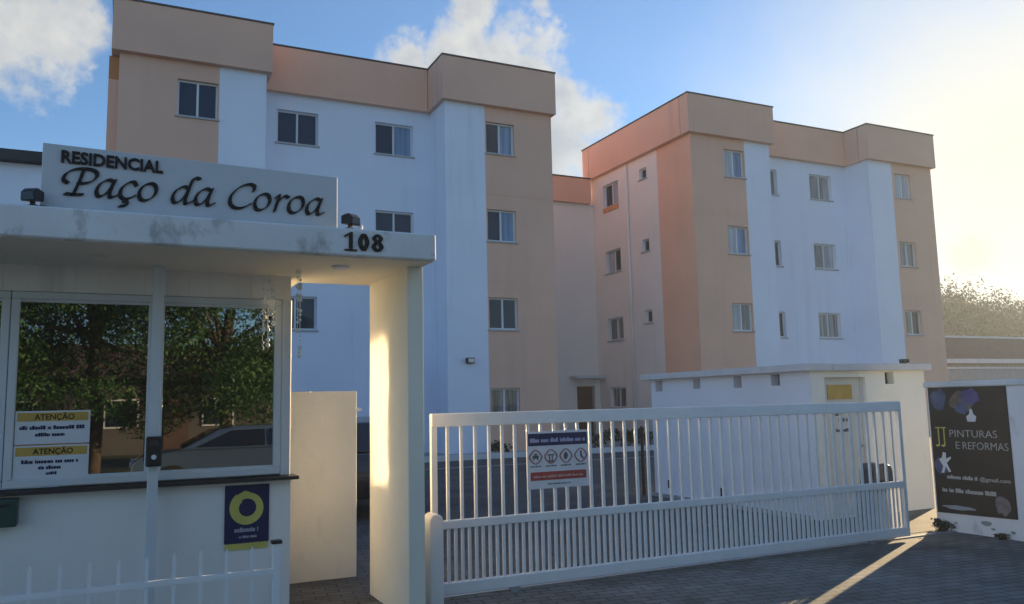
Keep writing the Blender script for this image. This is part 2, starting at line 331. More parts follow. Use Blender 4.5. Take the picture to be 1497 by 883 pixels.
def wall_face(u0, u1, z0, z1, ops, M, depth=.2):
    """a wall surface with real openings and their reveals; M(u,n,z): n outward"""
    mb = MB(); us = sorted({u0, u1, *[q for o in ops for q in o[:2]]}); zs = sorted({z0, z1, *[q for o in ops for q in o[2:4]]})
    us = [q for q in us if u0 <= q <= u1]; zs = [q for q in zs if z0 <= q <= z1]
    for i in range(len(us)-1):
        for j in range(len(zs)-1):
            cu, cz = (us[i]+us[i+1])/2, (zs[j]+zs[j+1])/2
            if any(o[0] < cu < o[1] and o[2] < cz < o[3] for o in ops): continue
            mb.quad(M(us[i], 0, zs[j]), M(us[i+1], 0, zs[j]), M(us[i+1], 0, zs[j+1]), M(us[i], 0, zs[j+1]))
    for ua, ub, za, zb in [o[:4] for o in ops]:
        mb.quad(M(ua, 0, za), M(ua, 0, zb), M(ua, -depth, zb), M(ua, -depth, za)); mb.quad(M(ub, 0, za), M(ub, -depth, za), M(ub, -depth, zb), M(ub, 0, zb))
        mb.quad(M(ua, 0, zb), M(ub, 0, zb), M(ub, -depth, zb), M(ua, -depth, zb)); mb.quad(M(ua, 0, za), M(ua, -depth, za), M(ub, -depth, za), M(ub, 0, za))
    return mb
def front(Y): return lambda u, n, z: (u, Y-n, z)       # wall facing -Y
def leftw(X): return lambda u, n, z: (X-n, u, z)        # wall facing -X
def window(root, M, op, kinds, sill=True, ft=.055, sillmat=None):
    ua, ub, za, zb = op[:4]; n0, n1 = -.17, -.105; g = .003
    f = MB(); f.box(ua+g, ub-g, n0, n1, za+g, za+ft, M); f.box(ua+g, ub-g, n0, n1, zb-ft, zb-g, M)
    f.box(ua+g, ua+ft, n0, n1, za+ft, zb-ft, M); f.box(ub-ft, ub-g, n0, n1, za+ft, zb-ft, M)
    k = len(kinds); w = (ub-ua-2*ft)/k
    for i in range(1, k): f.box(ua+ft+i*w-.03, ua+ft+i*w+.03, n0, n1, za+ft, zb-ft, M)
    wo = f.build('window', FRAMEM, root)
    for i, c in enumerate(kinds):
        MB().box(ua+ft+i*w+(.03 if i else 0), ua+ft+(i+1)*w-(.03 if i < k-1 else 0), -.15-.012*(i % 2), -.14-.012*(i % 2), za+ft, zb-ft, M).build('pane', PANES[c], wo)
    if sill: MB().box(ua-.05, ub+.05, .001, .05, za-.05, za-.004, M).build('sill', sillmat or SILLM, wo)
    return wo

# ------------------------------------------------------------------ ground
structure(B(-700, 700, -600, 900, -.3, -.012).build('ground', EARTH))
structure(B(-40, 60, -9.0, 2.4, -.2, -.004).build('street', ASPH))
structure(B(-12, 9.35, 2.4, 7.0, -.2, .0).build('paved_forecourt', PAVER))
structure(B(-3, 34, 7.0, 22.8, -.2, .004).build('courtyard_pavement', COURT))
structure(B(-14, 34, 22.8, 45, -.2, .10).build('building_apron', CONC))
kb = structure(B(4.0, 17.6, 22.62, 22.8, -.1, .16).build('kerb', KERB)); kb.name = 'kerb'
structure(B(2.5, 18.2, 20.05, 20.17, -.1, .012).build('drain_strip', CONC))
structure(B(-2, 30, 6.80, 6.86, -.1, .012).build('gate_track', STEELG))

# ------------------------------------------------------------------ apartment buildings
def parapet(root, segs, z0, z1, m):
    """segs: boxes (x0,x1,y0,y1)"""
def apartment(name, label, x0, Y, bays, wins, rear, zt=13.02, zb=11.55, rec=1.4):
    """bays: (left bay end, left white start, right bay start, right white end, right end) in world x"""
    wl_, le, rs, rw, xe = bays
    root = thing(name, ((x0+xe)/2, Y+4, 0.1), label, 'building', 'apartment blocks behind the gate')
    Yr = Y+rec; zg = .1
    def seg(ua, ub, YY, m):
        ops = [w for w in wins if w[6] == YY and ua-.01 <= w[0] and w[1] <= ub+.01]
        MM = front(Y if YY == 'f' else Yr)
        wall_face(ua, ub, zg, zb+.02, [o[:4] for o in ops], MM).build('wall', m, root)
        for o in ops: window(root, MM, o, o[4], o[5])
    seg(x0, wl_, 'f', BEIGE); seg(wl_, le, 'f', WHITE); seg(le, rs, 'r', WHITE); seg(rs, rw, 'f', WHITE); seg(rw, xe, 'f', BEIGE)
    # returns of the bays
    wall_face(Y, Yr, zg, zb+.02, [], lambda u, n, z: (le, u, z)).build('return_wall', WHITE, root)
    wall_face(Y, Yr, zg, zb+.02, [], lambda u, n, z: (rs, u, z)).build('return_wall', WHITE, root)
    B(x0+.01, xe-.01, rear-.05, rear, zg, zb).build('rear_wall', PINKW, root)
    wall_face(Y, rear, zg, zb+.02, [], lambda u, n, z: (xe, u, z)).build('side_wall', PEACH, root)
    B(x0+.05, xe-.05, Yr+.1, rear-.1, zb+.25, zb+.45).build('roof', CONC, root)
    # parapet band, proud of the walls by 0.2 m
    o = .2; t = .16
    def band(ax, bx, ay, by, m, cut=0):
        p = B(ax, bx, ay, by, zb, zt).build('parapet', m, root)
        B(ax-.025, bx+.025, ay-.025, by+.025, zt+.001, zt+.055).build('coping', COPE, p)
        return p
    band(x0-o, le+o-.06, Y-o, Y-o+.5, BEIGE)
    band(le+o-.04, rs-o+.04, Yr-o, Yr-o+.5, PEACH)
    band(rs-o+.06, xe+o-.1, Y-o, Y-o+.5, BEIGE)
    band(rs-o+.06, rs-o+.46, Y-o+.53, Yr-o+.5, BEIGE)
    band(le+o-.46, le+o-.06, Y-o+.53, Yr-o+.5, BEIGE)
    band(x0-o, x0-o+.5, Y-o+.53, rear+o-.53, PEACH)
    band(xe+o-.6, xe+o-.1, Y-o+.53, rear+o-.53, PEACH)
    band(x0-o, xe+o-.1, rear+o-.5, rear+o, PEACH)
    # render joints at the floor slabs
    for k in (1, 2, 3):
        z = .1+k*2.93-.35
        for ua, ub, m in ((x0+.003, wl_-.003, BEIGE), (rw+.003, xe-.003, BEIGE)):
            B(ua, ub, Y-.008, Y+.02, z, z+.025).build('floor_joint', m, root)
    return root, Y, Yr
Z4 = [(1.13, 2.13), (4.03, 5.08), (6.96, 8.03), (9.95, 11.03)]
aw = []
def W_(ua, ub, row, kinds, sill, seg, dz=0): return (ua, ub, Z4[row][0]+dz, Z4[row][1]+dz, kinds, sill, seg)
for row, k in ((3, 'nn'), (2, 'dn'), (1, 'dd'), (0, 'gd')): aw.append(W_(1.21, 2.31, row, k, True, 'f'))
for row, k in ((3, 'nb'), (2, 'nb'), (1, 'nn'), (0, 'gg')): aw.append(W_(10.78, 11.83, row, k, True, 'f'))
for row, k in ((3, 'nn'), (2, 'nd'), (1, 'gn'), (0, 'dg')): aw.append(W_(4.2, 5.5, row, k, True, 'r'))
for row, k in ((3, 'nb'), (2, 'nn'), (1, 'dn'), (0, 'nd')): aw.append(W_(7.38, 8.7, row, k, True, 'r'))
rootA, YA, YAr = apartment('apartment_building', 'larger beige and white apartment block on the left, behind the booth and the lettered sign',
   -.3, 24.2, (2.34, 3.66, 9.32, 10.74, 13.27), aw, 34.0)
# narrow pilaster on the left flank of the block
B(-.56, -.302, 24.5, 30, .1, 10.86).build('side_pilaster', PEACH, rootA)
B(-.56, -.302, 24.5, 30, 10.863, 11.53).build('side_pilaster_cap', mat('orange_wall_paint', (.62, .27, .10), .85, .06, .6, .1, 40), rootA)
wall_face(24.2, 34, .1, 11.57, [], leftw(-.3)).build('side_wall', PEACH, rootA)
lampA = B(9.92, 10.18, 24.02, 24.19, 2.92, 3.1).build('wall_lamp', BLACK, rootA, .02)
B(9.95, 10.15, 24.0, 24.016, 2.95, 3.07).build('lens', LAMPG, lampA)

bw_ = []
for row, k in ((3, 'pb'), (2, 'pb'), (1, 'pg')): bw_.append(W_(20.56, 21.55, row, k, True, 'f', .1))
for row, k in ((3, 'pp'), (2, 'gg'), (1, 'gd')): bw_.append(W_(29.85, 30.85, row, k, True, 'f', .1))
for row, k in ((3, 'g'), (2, 'd'), (1, 'd')): bw_.append(W_(24.03, 24.38, row, k, True, 'r', .0))
for row, k in ((3, 'gs'), (2, 'gp'), (1, 'ss')): bw_.append(W_(26.2, 27.45, row, k, True, 'r', .02))
rootB, YB, YBr = apartment('apartment_building', 'farther apartment block on the right with a peach flank, behind the small annex',
   19.0, 23.85, (21.58, 22.84, 28.3, 29.7, 32.2), bw_, 31.2, rec=1.25)
# left flank of the right-hand block: a peach corner strip, then pinkish white with windows
wall_face(YB, 26.0, .1, 11.57, [], leftw(19.0)).build('side_wall', PEACH, rootB)
so_ = []
for z0_, z1_, k in ((10.05, 11.05, 'pn'), (7.12, 8.1, 'dp'), (4.2, 5.15, 'sg'), (1.35, 2.2, 'gs')): so_.append((28.85, 30.05, z0_, z1_, k))
for z0_, z1_, k in ((10.6, 11.05, 'd'), (7.6, 8.1, 'd'), (4.7, 5.22, 'n')): so_.append((26.75, 27.25, z0_, z1_, k))
MS = leftw(19.006)
wall_face(26.0, 31.2, .1, 11.57, [q[:4] for q in so_], MS).build('side_wall', PINKW, rootB)
for i, q in enumerate(so_): window(rootB, MS, q, q[4], i != 0)
MB().box(28.85, 30.05, .001, .05, 9.82, 10.03, MS).build('window_box', ORANGEC, rootB, .01)
MB().tube([(18.94, 28.1, .1), (18.94, 28.1, 11.5)], .04, 8).build('downpipe', PINKW, rootB, smooth=True)

# lower wing that joins the two blocks at the back
wing = thing('connecting_wing', (16, 33, .1), 'lower pinkish stair wing with a peach parapet set back between the two blocks', 'building')
wall_face(13.45, 18.995, .1, 10.4, [(17.85, 18.75, .12, 2.3)], front(30.9), .25).build('wall', PINKW, wing)
B(17.88, 18.72, 31.08, 31.12, .12, 2.28).build('door', mat('dark_brown_door', (.10, .055, .04), .6, .15, 5, .1), wing)
B(17.5, 18.95, 30.35, 30.897, 2.62, 2.74).build('door_canopy', KERB, wing)
wp = B(13.45, 18.79, 30.72, 31.2, 10.405, 11.52).build('parapet', PEACH, wing); B(13.43, 18.795, 30.69, 31.23, 11.523, 11.575).build('coping', COPE, wp)
B(13.46, 18.97, 31.22, 36, .1, 10.6).build('rear_volume', PINKW, wing)

# ------------------------------------------------------------------ guard booth with its canopy
booth = thing('guard_booth', (-1, 8, 0), 'white gatehouse booth with tinted windows under a stained concrete canopy', 'booth')
YG, XR, XL, ZS = 6.95, 1.29, -3.2, 2.757
canopy = MB().prism([(XL-.8, 5.9), (2.19, 5.9), (2.19, 7.33), (1.42, 7.33), (1.42, 9.4), (XL-.8, 9.4)], ZS, 2.965, lambda u, v, a_: (u, v, a_)).build('canopy', FASCIA, booth, .012, 1)
MB().prism([(XL-.76, 5.94), (2.17, 5.94), (2.17, 7.31), (1.40, 7.31), (1.40, 9.36), (XL-.76, 9.36)], ZS-.006, ZS-.0005, lambda u, v, a_: (u, v, a_)).build('soffit', CREAMW, booth)
B(XL, XR, YG, YG+.15, 0, 1.07).build('front_wall', BOOTHW, booth)
B(XR-.15, XR, YG+.152, 9.2, 0, 1.07).build('side_wall', CREAMW, booth)
B(XL, XR, 9.05, 9.2, 1.072, ZS-.002).build('rear_wall', BOOTHW, booth)
B(XL, XL+.15, YG+.152, 9.048, 1.072, ZS-.002).build('side_wall', BOOTHW, booth)
B(XL-.06, XR+.05, YG-.10, YG+.17, 1.072, 1.10).build('counter', STONE, booth, .004, 1)
# header above the glass: vertical boards
x = XL; i = 0
while x < XR-.02:
    B(x+.0005, min(x+.16, XR)-.0005, YG+.02+.003*(i % 2), YG+.12, 2.55, ZS-.002).build('header_board', BOOTHW, booth); x += .16; i += 1
B(XL, XR, YG+.10, YG+.115, 2.552, ZS-.004).build('header_backing', CREAMW, booth)
B(XR-.12, XR, YG+.125, 9.048, 2.52, ZS-.002).build('side_header', CREAMW, booth)
# window frames
def framed(x0, x1, z0, z1, name='window'):
    f = MB(); y0, y1 = YG, YG+.08; t = .055
    f.box(x0, x1, y0, y1, z0, z0+t); f.box(x0, x1, y0, y1, z1-t, z1); f.box(x0, x0+t, y0, y1, z0+t, z1-t); f.box(x1-t, x1, y0, y1, z0+t, z1-t)
    w = f.build(name, ALU, booth, .006, 1); B(x0+t, x1-t, y0+.035, y0+.041, z0+t, z1-t).build('pane', BGLASS, w)
    s = .02
    B(x0+t, x1-t, y0+.02, y0+.034, z0+t, z0+t+s).build('glazing_bead', ALU, w); B(x0+t, x1-t, y0+.02, y0+.034, z1-t-s, z1-t).build('glazing_bead', ALU, w)
    return w
framed(-.735, .245, 1.115, 2.545); framed(.25, 1.205, 1.115, 2.545); framed(-1.75, -.74, 1.115, 2.545); framed(-2.8, -1.755, 1.115, 2.545)
B(1.207, 1.287, YG+.001, YG+.10, 1.102, 2.549).build('corner_post', ALU, booth, .008, 1)
# side window, facing the sun
f = MB(); f.box(1.215, 1.285, 7.06, 8.45, 1.075, 1.15); f.box(1.215, 1.285, 7.06, 8.45, 2.44, 2.515); f.box(1.215, 1.285, 7.06, 7.12, 1.15, 2.44); f.box(1.215, 1.285, 8.39, 8.45, 1.15, 2.44)
sw = f.build('window', ALU, booth, .006, 1); B(1.245, 1.251, 7.12, 8.39, 1.15, 2.44).build('pane', SGLASS, sw)
B(XR-.14, XR-.002, 8.452, 9.048, 1.075, 2.518).build('side_pier', CREAMW, booth)
B(XL+.1, XR-.1, YG+.2, 9.0, .001, .03).build('floor', CONC, booth)
# pier that carries the free end of the canopy
pier = B(2.05, 2.185, 6.2, 7.3, 0, ZS-.002).build('pier', CREAMW, booth, .01, 2)
# slim steel post before the glazing
post = B(.208, .282, 6.73, 6.80, 0, ZS-.002).build('post', ALU, booth, .006, 1)
sl_ = MB().lathe((1.55, 6.35, ZS-.03), [(.05, 0), (.07, .01), (.07, .028)], 16).build('soffit_lamp', FRAMEM, booth)

intercom = thing('intercom', (.245, 6.69, 1.24), 'small black intercom fixed to the slim white post of the booth', 'intercom')
B(.19, .30, 6.655, 6.717, 1.24, 1.46).build('housing', BLACK, intercom, .012, 2)
B(.215, .275, 6.648, 6.656, 1.39, 1.43).build('speaker_grille', mat('dark_grey_plastic', (.05, .05, .055), .5, .2, 20, .2), intercom)
MB().lathe((.245, 6.655, 1.31), [(.018, -.008), (.018, .002)], 14, 'y').build('call_button', FRAMEM, intercom)

mailbox = thing('letter_box', (-.75, 6.9, .86), 'dark green metal letter box on the booth wall at the left edge', 'letter box')
B(-.92, -.62, 6.83, 6.948, .86, 1.055).build('body', GREENB, mailbox, .012, 2)
B(-.88, -.66, 6.822, 6.831, 1.0, 1.02).build('slot', BLACK, mailbox)

def lines_of_text(parent, M, rows, m, seed, depth=.002, name='small_print'):
    """rows of print too small to read in the photograph: word-length runs of letter shapes"""
    rnd = random.Random(seed)
    for u0, u1, v, h in rows:
        acc = MB(); u = u0
        while u < u1-h*.4:
            for _ in range(rnd.choice((3, 4, 6, 8))):
                if u > u1-h*.4: break
                w = h*rnd.choice((.22, .48, .52, .62)); acc.box(u, u+w, v, v+h*rnd.choice((.72, .74, 1.0)), 0, depth, M); u += w+h*.07
            u += h*.42
        o = acc.build(name, m, parent)
    return o

# notices inside the lower left pane
for nm, zz0, zz1, lab in (('a', 1.425, 1.665, 'upper of two yellow-headed notices in the booth window, two lines of blue print'),
                     ('b', 1.18, 1.415, 'lower of two yellow-headed notices in the booth window, just above the sill')):
    nt_ = thing('window_notice', (-.43, YG+.02, zz0), lab, 'notice', 'notices in the booth window')
    B(-.675, -.19, YG+.018, YG+.028, zz0, zz1).build('sheet', PRINTW, nt_)
    MN = lambda u, v, a: (-.675+u, YG+.0175-a, zz0+v)
    h_ = zz1-zz0
    MB().box(.012, .473, h_-.075, h_-.012, 0, .001, MN).build('header', OCHRE, nt_)
    text_mesh('ATENÇÃO', .058, lambda u, v, a: (-.675+.12+u, YG+.016-a, zz0+h_-.064+v), .001, .001, .26).build('header_lettering', BLACKL, nt_)
    if nm == 'a': lines_of_text(nt_, MN, [(.03, .455, .105, .028), (.13, .33, .055, .026)], NAVY, 3, .0015)
    else: lines_of_text(nt_, MN, [(.05, .42, .105, .028), (.16, .32, .062, .026), (.21, .28, .022, .022)], NAVY, 5, .0015)

# navy placard with a yellow ring
plac = thing('alarm_placard', (.95, YG, .56), 'navy placard with a yellow ring on the white wall under the booth counter', 'sign')
B(.78, 1.12, YG-.014, YG-.001, .595, 1.045).build('plate', NAVY, plac, .003, 1)
B(.785, 1.115, YG-.012, YG-.001, .545, .592).build('strip', YELLOWP, plac)
MP = lambda u, v, a: (.95+u, YG-.0145-a, .865+v)
ring = MB(); nseg = 40
for i in range(nseg):
    t0, t1 = [R(128) + k*2*math.pi/nseg for k in (i, i+1)]
    def rad(t):
        fr = (t-R(128))/(2*math.pi); return .062+.012*fr, .138-.020*fr
    i0, o0 = rad(t0); i1, o1 = rad(t1)
    ring.prism([(o0*math.cos(t0), o0*math.sin(t0)), (o1*math.cos(t1), o1*math.sin(t1)), (i1*math.cos(t1), i1*math.sin(t1)), (i0*math.cos(t0), i0*math.sin(t0))], 0, .002, MP)
ring.build('ring_emblem', YELLOWP, plac)
MB().prism([(-.098, .092), (-.02, .135), (.02, .125), (-.045, .088)], 0, .0025, MP).build('ring_tail', YELLOWP, plac)
lines_of_text(plac, MP, [(-.095, .10, -.185, .034), (-.06, .075, -.232, .018)], GREYP, 11)

# railing with pointed bars before the booth
rail = thing('railing', (-.4, 5.2, 0), 'low white spiked railing along the bottom left in front of the booth', 'railing')
B(-2.0, .905, 5.185, 5.215, .665, .695).build('top_rail', GATEW, rail); B(-2.0, .86, 5.19, 5.21, .10, .13).build('bottom_rail', GATEW, rail)
bar0 = MB().prism([(-.0095, 0), (.0095, 0), (.0095, .81), (0, .835), (-.0095, .81)], -.0095, .0095, lambda u, v, a_: (-1.98+u, 5.2+a_, v)).build('bar', GATEW, rail)
for i in range(1, 20): copy_part(bar0, rail, .1435*i)
B(.865, .905, 5.18, 5.22, 0, .84).build('end_post', GATEW, rail); B(.855, .915, 5.17, 5.23, .84, .858).build('end_cap', BLACK, rail)

# house sign on the canopy
sign = thing('house_sign', (.47, 6.05, 2.97), 'long white board on the canopy lettered Residencial Paço da Coroa', 'sign')
poly = [(-.51, 2.968), (1.45, 2.968), (1.45, 3.385), (-.51, 3.425)]
MB().prism(poly, 6.05, 6.11, lambda u, v, a_: (u, a_, v)).build('board', mat('sign_board_white', (.60, .63, .66), .6, .06, 2, .05, 30, stain=((.4, .42, .44), .35, 3, .6, .58)), sign, .004, 1)
MSg = lambda u, v, a_: (u, 6.0495-a_, v)
text_mesh('RESIDENCIAL', .115, lambda u, v, a_: (-.40+u, 6.0495-a_, 3.303+v-.012*u/.62), .012, .0035, .625).build('upper_lettering', BLACKL, sign)
GL = {
 'P': (1.28, [[(.60, 1.42), (.55, .75), (.44, .03)], [(.12, .02), (.45, 0), (.80, .03)], [(.10, .62), (-.10, .80), (-.05, 1.15), (.25, 1.42), (.70, 1.50), (1.08, 1.40), (1.20, 1.12), (1.02, .80), (.72, .66), (.52, .70)]]),
 'a': (.98, [[(.66, .90), (.42, 1.0), (.14, .74), (.05, .34), (.16, .03), (.34, .06), (.56, .40), (.68, .90)], [(.70, 1.0), (.63, .52), (.62, .14), (.72, .0), (.92, .14)]]),
 'c': (.80, [[(.66, .80), (.52, 1.0), (.30, .94), (.08, .60), (.07, .22), (.24, .0), (.46, .03), (.68, .20)]]),
 'ç': (.80, [[(.66, .80), (.52, 1.0), (.30, .94), (.08, .60), (.07, .22), (.24, .0), (.46, .03), (.68, .20)], [(.34, -.02), (.30, -.14), (.44, -.20), (.42, -.38), (.18, -.44)]]),
 'o': (.92, ['o', [(.40, 1.0), (.14, .80), (.05, .40), (.18, .05), (.42, .0), (.68, .25), (.75, .62), (.62, .94)]]),
 'd': (1.02, [[(.66, .90), (.42, 1.0), (.14, .74), (.05, .34), (.16, .03), (.34, .06), (.56, .40), (.68, .90)], [(1.06, 1.52), (.86, 1.58), (.74, 1.36), (.66, .62), (.63, .14), (.72, .0), (.92, .14)]]),
 'C': (1.22, [[(1.10, 1.12), (1.08, 1.42), (.78, 1.50), (.38, 1.24), (.10, .72), (.14, .24), (.42, .0), (.78, .06), (1.06, .30)]]),
 'r': (.74, [[(.10, .86), (.22, 1.0), (.20, .5), (.16, .0)], [(.19, .48), (.36, .84), (.52, 1.0), (.70, .90)]]),
 ' ': (.55, [])}
word = 'Paço da Coroa'; tot = sum(GL[ch][0] for ch in word); XH = .122; kx = 1.73/(tot*XH)
mbw = MB(); pen = 0
for ch in word+' ':
    adv, strokes = GL[ch]; closed = False
    if ch == ' ': mbw.build('script_lettering', BLACKL, sign); mbw = MB()
    for st in strokes:
        if st == 'o': closed = True; continue
        pts = catmull(st, 7, closed)
        pts = [(-.385 + (pen + q[0] + .16*q[1])*XH*kx, 3.088 + q[1]*XH - .008*(pen/tot)) for q in pts]
        nib(mbw, pts, .025, R(38), .005, .012, MSg)
    pen += adv
# house number on the fascia
num = thing('house_number', (1.6, 5.88, 2.76), 'black serif house number 108 on the canopy edge', 'house number')
MNu = lambda u, v, a_: (1.455+u, 5.899-a_, 2.792+v)
d1 = MB(); d1.prism([(.045, 0), (.045, .12), (.01, .10), (.01, .115), (.055, .142), (.072, .142), (.072, 0)], 0, .012, MNu); d1.prism([(.012, 0), (.105, 0), (.105, .012), (.012, .012)], .0003, .0123, MNu); d1.build('digit', BLACKL, num)
d2 = MB(); nib(d2, catmull([(.155, .130), (.128, .071), (.155, .012), (.182, .071)], 8, True), .022, 0, .009, .012, MNu); d2.build('digit', BLACKL, num)
d3 = MB(); nib(d3, catmull([(.262, .132), (.236, .106), (.262, .078), (.288, .106)], 8, True), .020, 0, .009, .012, MNu); nib(d3, catmull([(.262, .076), (.232, .042), (.262, .010), (.292, .042)], 8, True), .022, 0, .009, .0125, MNu); d3.build('digit', BLACKL, num)

# floodlights on the canopy
def floodlight(x, y, lab, yaw):
    t = thing('floodlight', (x, y, 2.966), lab, 'floodlight', 'floodlights on the canopy')
    c, s = math.cos(yaw), math.sin(yaw); M = lambda u, v, w: (x+u*c-v*s, y+u*s+v*c, 2.966+w)
    MB().box(-.045, .045, -.03, .03, 0, .012, M).build('base', BLACK, t)
    MB().box(-.012, .012, -.012, .012, .012, .07, M).build('bracket', BLACK, t)
    MB().prism([(-.06, .03), (.055, .05), (.055, .115), (-.02, .125), (-.06, .095)], -.045, .045, lambda u, v, a_: M(a_, u, v)).build('housing', BLACK, t, .006, 1)
    MB().box(-.04, .04, -.066, -.061, .038, .09, M).build('lens', GLOSSB, t)
    MB().tube([M(.03, .03, .02), M(.08, .05, .012), M(.16, .08, .006)], .005, 6).build('cable', BLACK, t)
floodlight(-.545, 5.98, 'black floodlight at the left end of the house sign', R(-25))
floodlight(1.53, 5.98, 'black floodlight on the canopy above the house number', R(30))
lamp_w = MB().lathe((1.605, 5.96, 2.966), [(.016, 0), (.02, .03), (.006, .05)], 10).build('sensor', FRAMEM); tag(lamp_w, 'tiny white sensor beside the floodlight above the house number', 'sensor')

# hanging bead chimes
def chime(x, y, z0, lab, strands):
    t = thing('bead_chime', (x, y, z0), lab, 'wind chime', 'bead chimes at the booth')
    for dx, ln, seed in strands:
        rnd = random.Random(seed); s = MB().tube([(x+dx, y, z0), (x+dx, y, z0-ln)], .0025, 5).build('strand', BEADM, t)
        z = z0-.03
        while z > z0-ln+.02:
            r_ = rnd.choice((.009, .013, .018)); MB().lathe((x+dx, y, z), [(.001, -r_), (r_*.8, -r_*.55), (r_, 0), (r_*.8, r_*.55), (.001, r_)], 8).build('bead', BEADM, s, smooth=True); z -= rnd.uniform(.03, .09)
        MB().lathe((x+dx, y, z0-ln), [(.001, -.022), (.015, -.012), (.019, 0), (.012, .014), (.001, .022)], 9).build('drop', BEADM, s, smooth=True)
chime(1.095, 6.84, 2.755, 'bead chime hanging before the right end of the booth glass', [(-.055, .48, 1), (-.02, .60, 2), (.02, .42, 3), (.0, .34, 4)])
chime(1.275, 6.55, 2.755, 'single bead chime hanging free at the corner of the booth', [(0, .70, 9), (-.02, .50, 5)])

# cream door leaf between booth and pier
door = thing('side_door', (1.7, 8.0, 0), 'cream masonry panel closing the gap between booth and pier', 'wall')
B(XR+.01, 2.145, 8.10, 8.22, 0, 1.80).build('panel', mat('grey_cream_paint', (.72, .70, .64), .85, .08, 1.5, .15, 40, stain=((.42, .40, .35), .5, 3, 1.0, .52)), door, .006, 1)
B(2.135, 2.19, 8.085, 8.105, 1.60, 1.63).build('latch', FRAMEM, door)

# ------------------------------------------------------------------ sliding gate
gate = thing('sliding_gate', (5.4, 6.74, .0), 'long white barred sliding gate across the driveway', 'gate')
GX0, GX1, GY = 2.43, 8.20, 6.74
B(GX0, GX1, GY-.03, GY+.03, 1.455, 1.57).build('top_rail', GATEW, gate, .006, 1)
B(GX0, GX1, GY-.025, GY+.025, .59, .66).build('middle_rail', GATEW, gate, .004, 1)
B(GX0, GX1, GY-.03, GY+.03, .045, .145).build('bottom_rail', GATEW, gate, .006, 1)
for xx in (GX0, GX1-.05): B(xx, xx+.05, GY-.024, GY+.024, .145, 1.455).build('end_stile', GATEW, gate)
ub_ = B(0, .026, GY-.012, GY+.012, .66, 1.455).build('upper_bar', GATEW, gate)
lb_ = B(0, .024, GY-.012, GY+.012, .145, .59).build('lower_bar', GATEW, gate)
first = True; nU = 44; pU = (GX1-GX0-.05)/nU; rnd = random.Random(4)
for i in range(1, nU):
    x = GX0+.012+i*pU+rnd.uniform(-.003, .003)
    if i == 1: ub_.location.x = x
    else: copy_part(ub_, gate, x-ub_.location.x).rotation_euler.y = rnd.gauss(0, .0016)
nL = 88; pL = (GX1-GX0-.05)/nL
for i in range(1, nL):
    x = GX0+.012+i*pL+rnd.uniform(-.002, .002)
    if i == 1: lb_.location.x = x
    else: copy_part(lb_, gate, x-lb_.location.x)
for xx in (3.2, 7.6):
    w = MB().lathe((xx, GY, .045), [(.05, -.015), (.05, .015)], 16, 'y').build('wheel', STEELG, gate)
gp = thing('gate_guide', (2.36, 6.6, 0), 'low rounded white guide block beside the pier at the gate', 'guide post')
pp = [(-.06, 0), (.06, 0), (.06, .70)] + [(.06*math.cos(R(k)), .70+.06*math.sin(R(k))) for k in range(20, 180, 20)] + [(-.06, .70)]
MB().prism(pp, 6.45, 6.62, lambda u, v, a_: (2.37+u, a_, v)).build('block', BOOTHW, gp, .008, 1)

gs = thing('rules_sign', (3.66, GY, .88), 'white rules sign with four round pictograms fixed on the gate bars', 'sign')
B(3.34, 3.98, GY-.026, GY-.015, .87, 1.385).build('board', PRINTW, gs, .002, 1)
MG = lambda u, v, a_: (3.34+u, GY-.0265-a_, .87+v)
MB().box(.012, .628, .385, .495, 0, .0015, MG).build('header', NAVY, gs)
lines_of_text(gs, lambda u, v, a_: MG(u, v, a_+.0016), [(.03, .61, .415, .038)], mat('pale_blue_print', (.40, .40, .62), .5, .1, 6, 0), 21, .001, 'header_print')
MB().box(.03, .61, .075, .15, 0, .0015, MG).build('footer', REDP, gs)
lines_of_text(gs, lambda u, v, a_: MG(u, v, a_+.0016), [(.06, .58, .098, .022)], mat('pale_red_print', (.62, .34, .32), .5, .1, 6, 0), 23, .001, 'footer_print')
GREYD = mat('dark_grey_print', (.10, .10, .11), .5, .1, 9, 0); ROSE = mat('rose_print', (.38, .18, .17), .5, .2, 9, 0)
for i in range(4):
    cx_, cy_ = .085+i*.157, .285; rg = MB()
    nib(rg, catmull([(cx_, cy_+.062), (cx_-.062, cy_), (cx_, cy_-.062), (cx_+.062, cy_)], 8, True), .008, 0, .008, .0016, MG)
    pg_ = rg.build('pictogram', ROSE, gs)
    q = MB()
    if i == 0: q.box(cx_-.03, cx_+.03, cy_-.012, cy_+.012, 0, .0019, MG); q.box(cx_-.015, cx_+.015, cy_+.014, cy_+.03, 0, .0019, MG); q.box(cx_-.026, cx_-.012, cy_-.026, cy_-.013, 0, .0019, MG); q.box(cx_+.012, cx_+.026, cy_-.026, cy_-.013, 0, .0019, MG)
    elif i == 1: q.box(cx_-.035, cx_+.035, cy_+.008, cy_+.02, 0, .0019, MG); q.box(cx_-.03, cx_+.03, cy_-.05, cy_-.036, 0, .0019, MG); q.box(cx_-.02, cx_-.008, cy_-.034, cy_+.006, 0, .0019, MG); q.box(cx_+.01, cx_+.02, cy_-.034, cy_+.006, 0, .0019, MG)
    elif i == 2: q.prism([(cx_-.02, cy_-.03), (cx_+.008, cy_-.03), (cx_+.022, cy_+.005), (cx_+.006, cy_+.035), (cx_-.014, cy_+.03), (cx_-.024, cy_)], 0, .0019, MG)
    else: q.prism([(cx_-.008, cy_+.04), (cx_+.01, cy_+.04), (cx_+.014, cy_-.005), (cx_+.036, cy_-.03), (cx_+.022, cy_-.036), (cx_-.004, cy_-.01)], 0, .0019, MG)
    q.build('pictogram_figure', GREYD, pg_)
lines_of_text(gs, MG, [(.03+i*.157, .14+i*.157, .195-.0*i, .014) for i in range(4)] + [(.2, .44, .035, .012)], GREYD, 31, .0012)

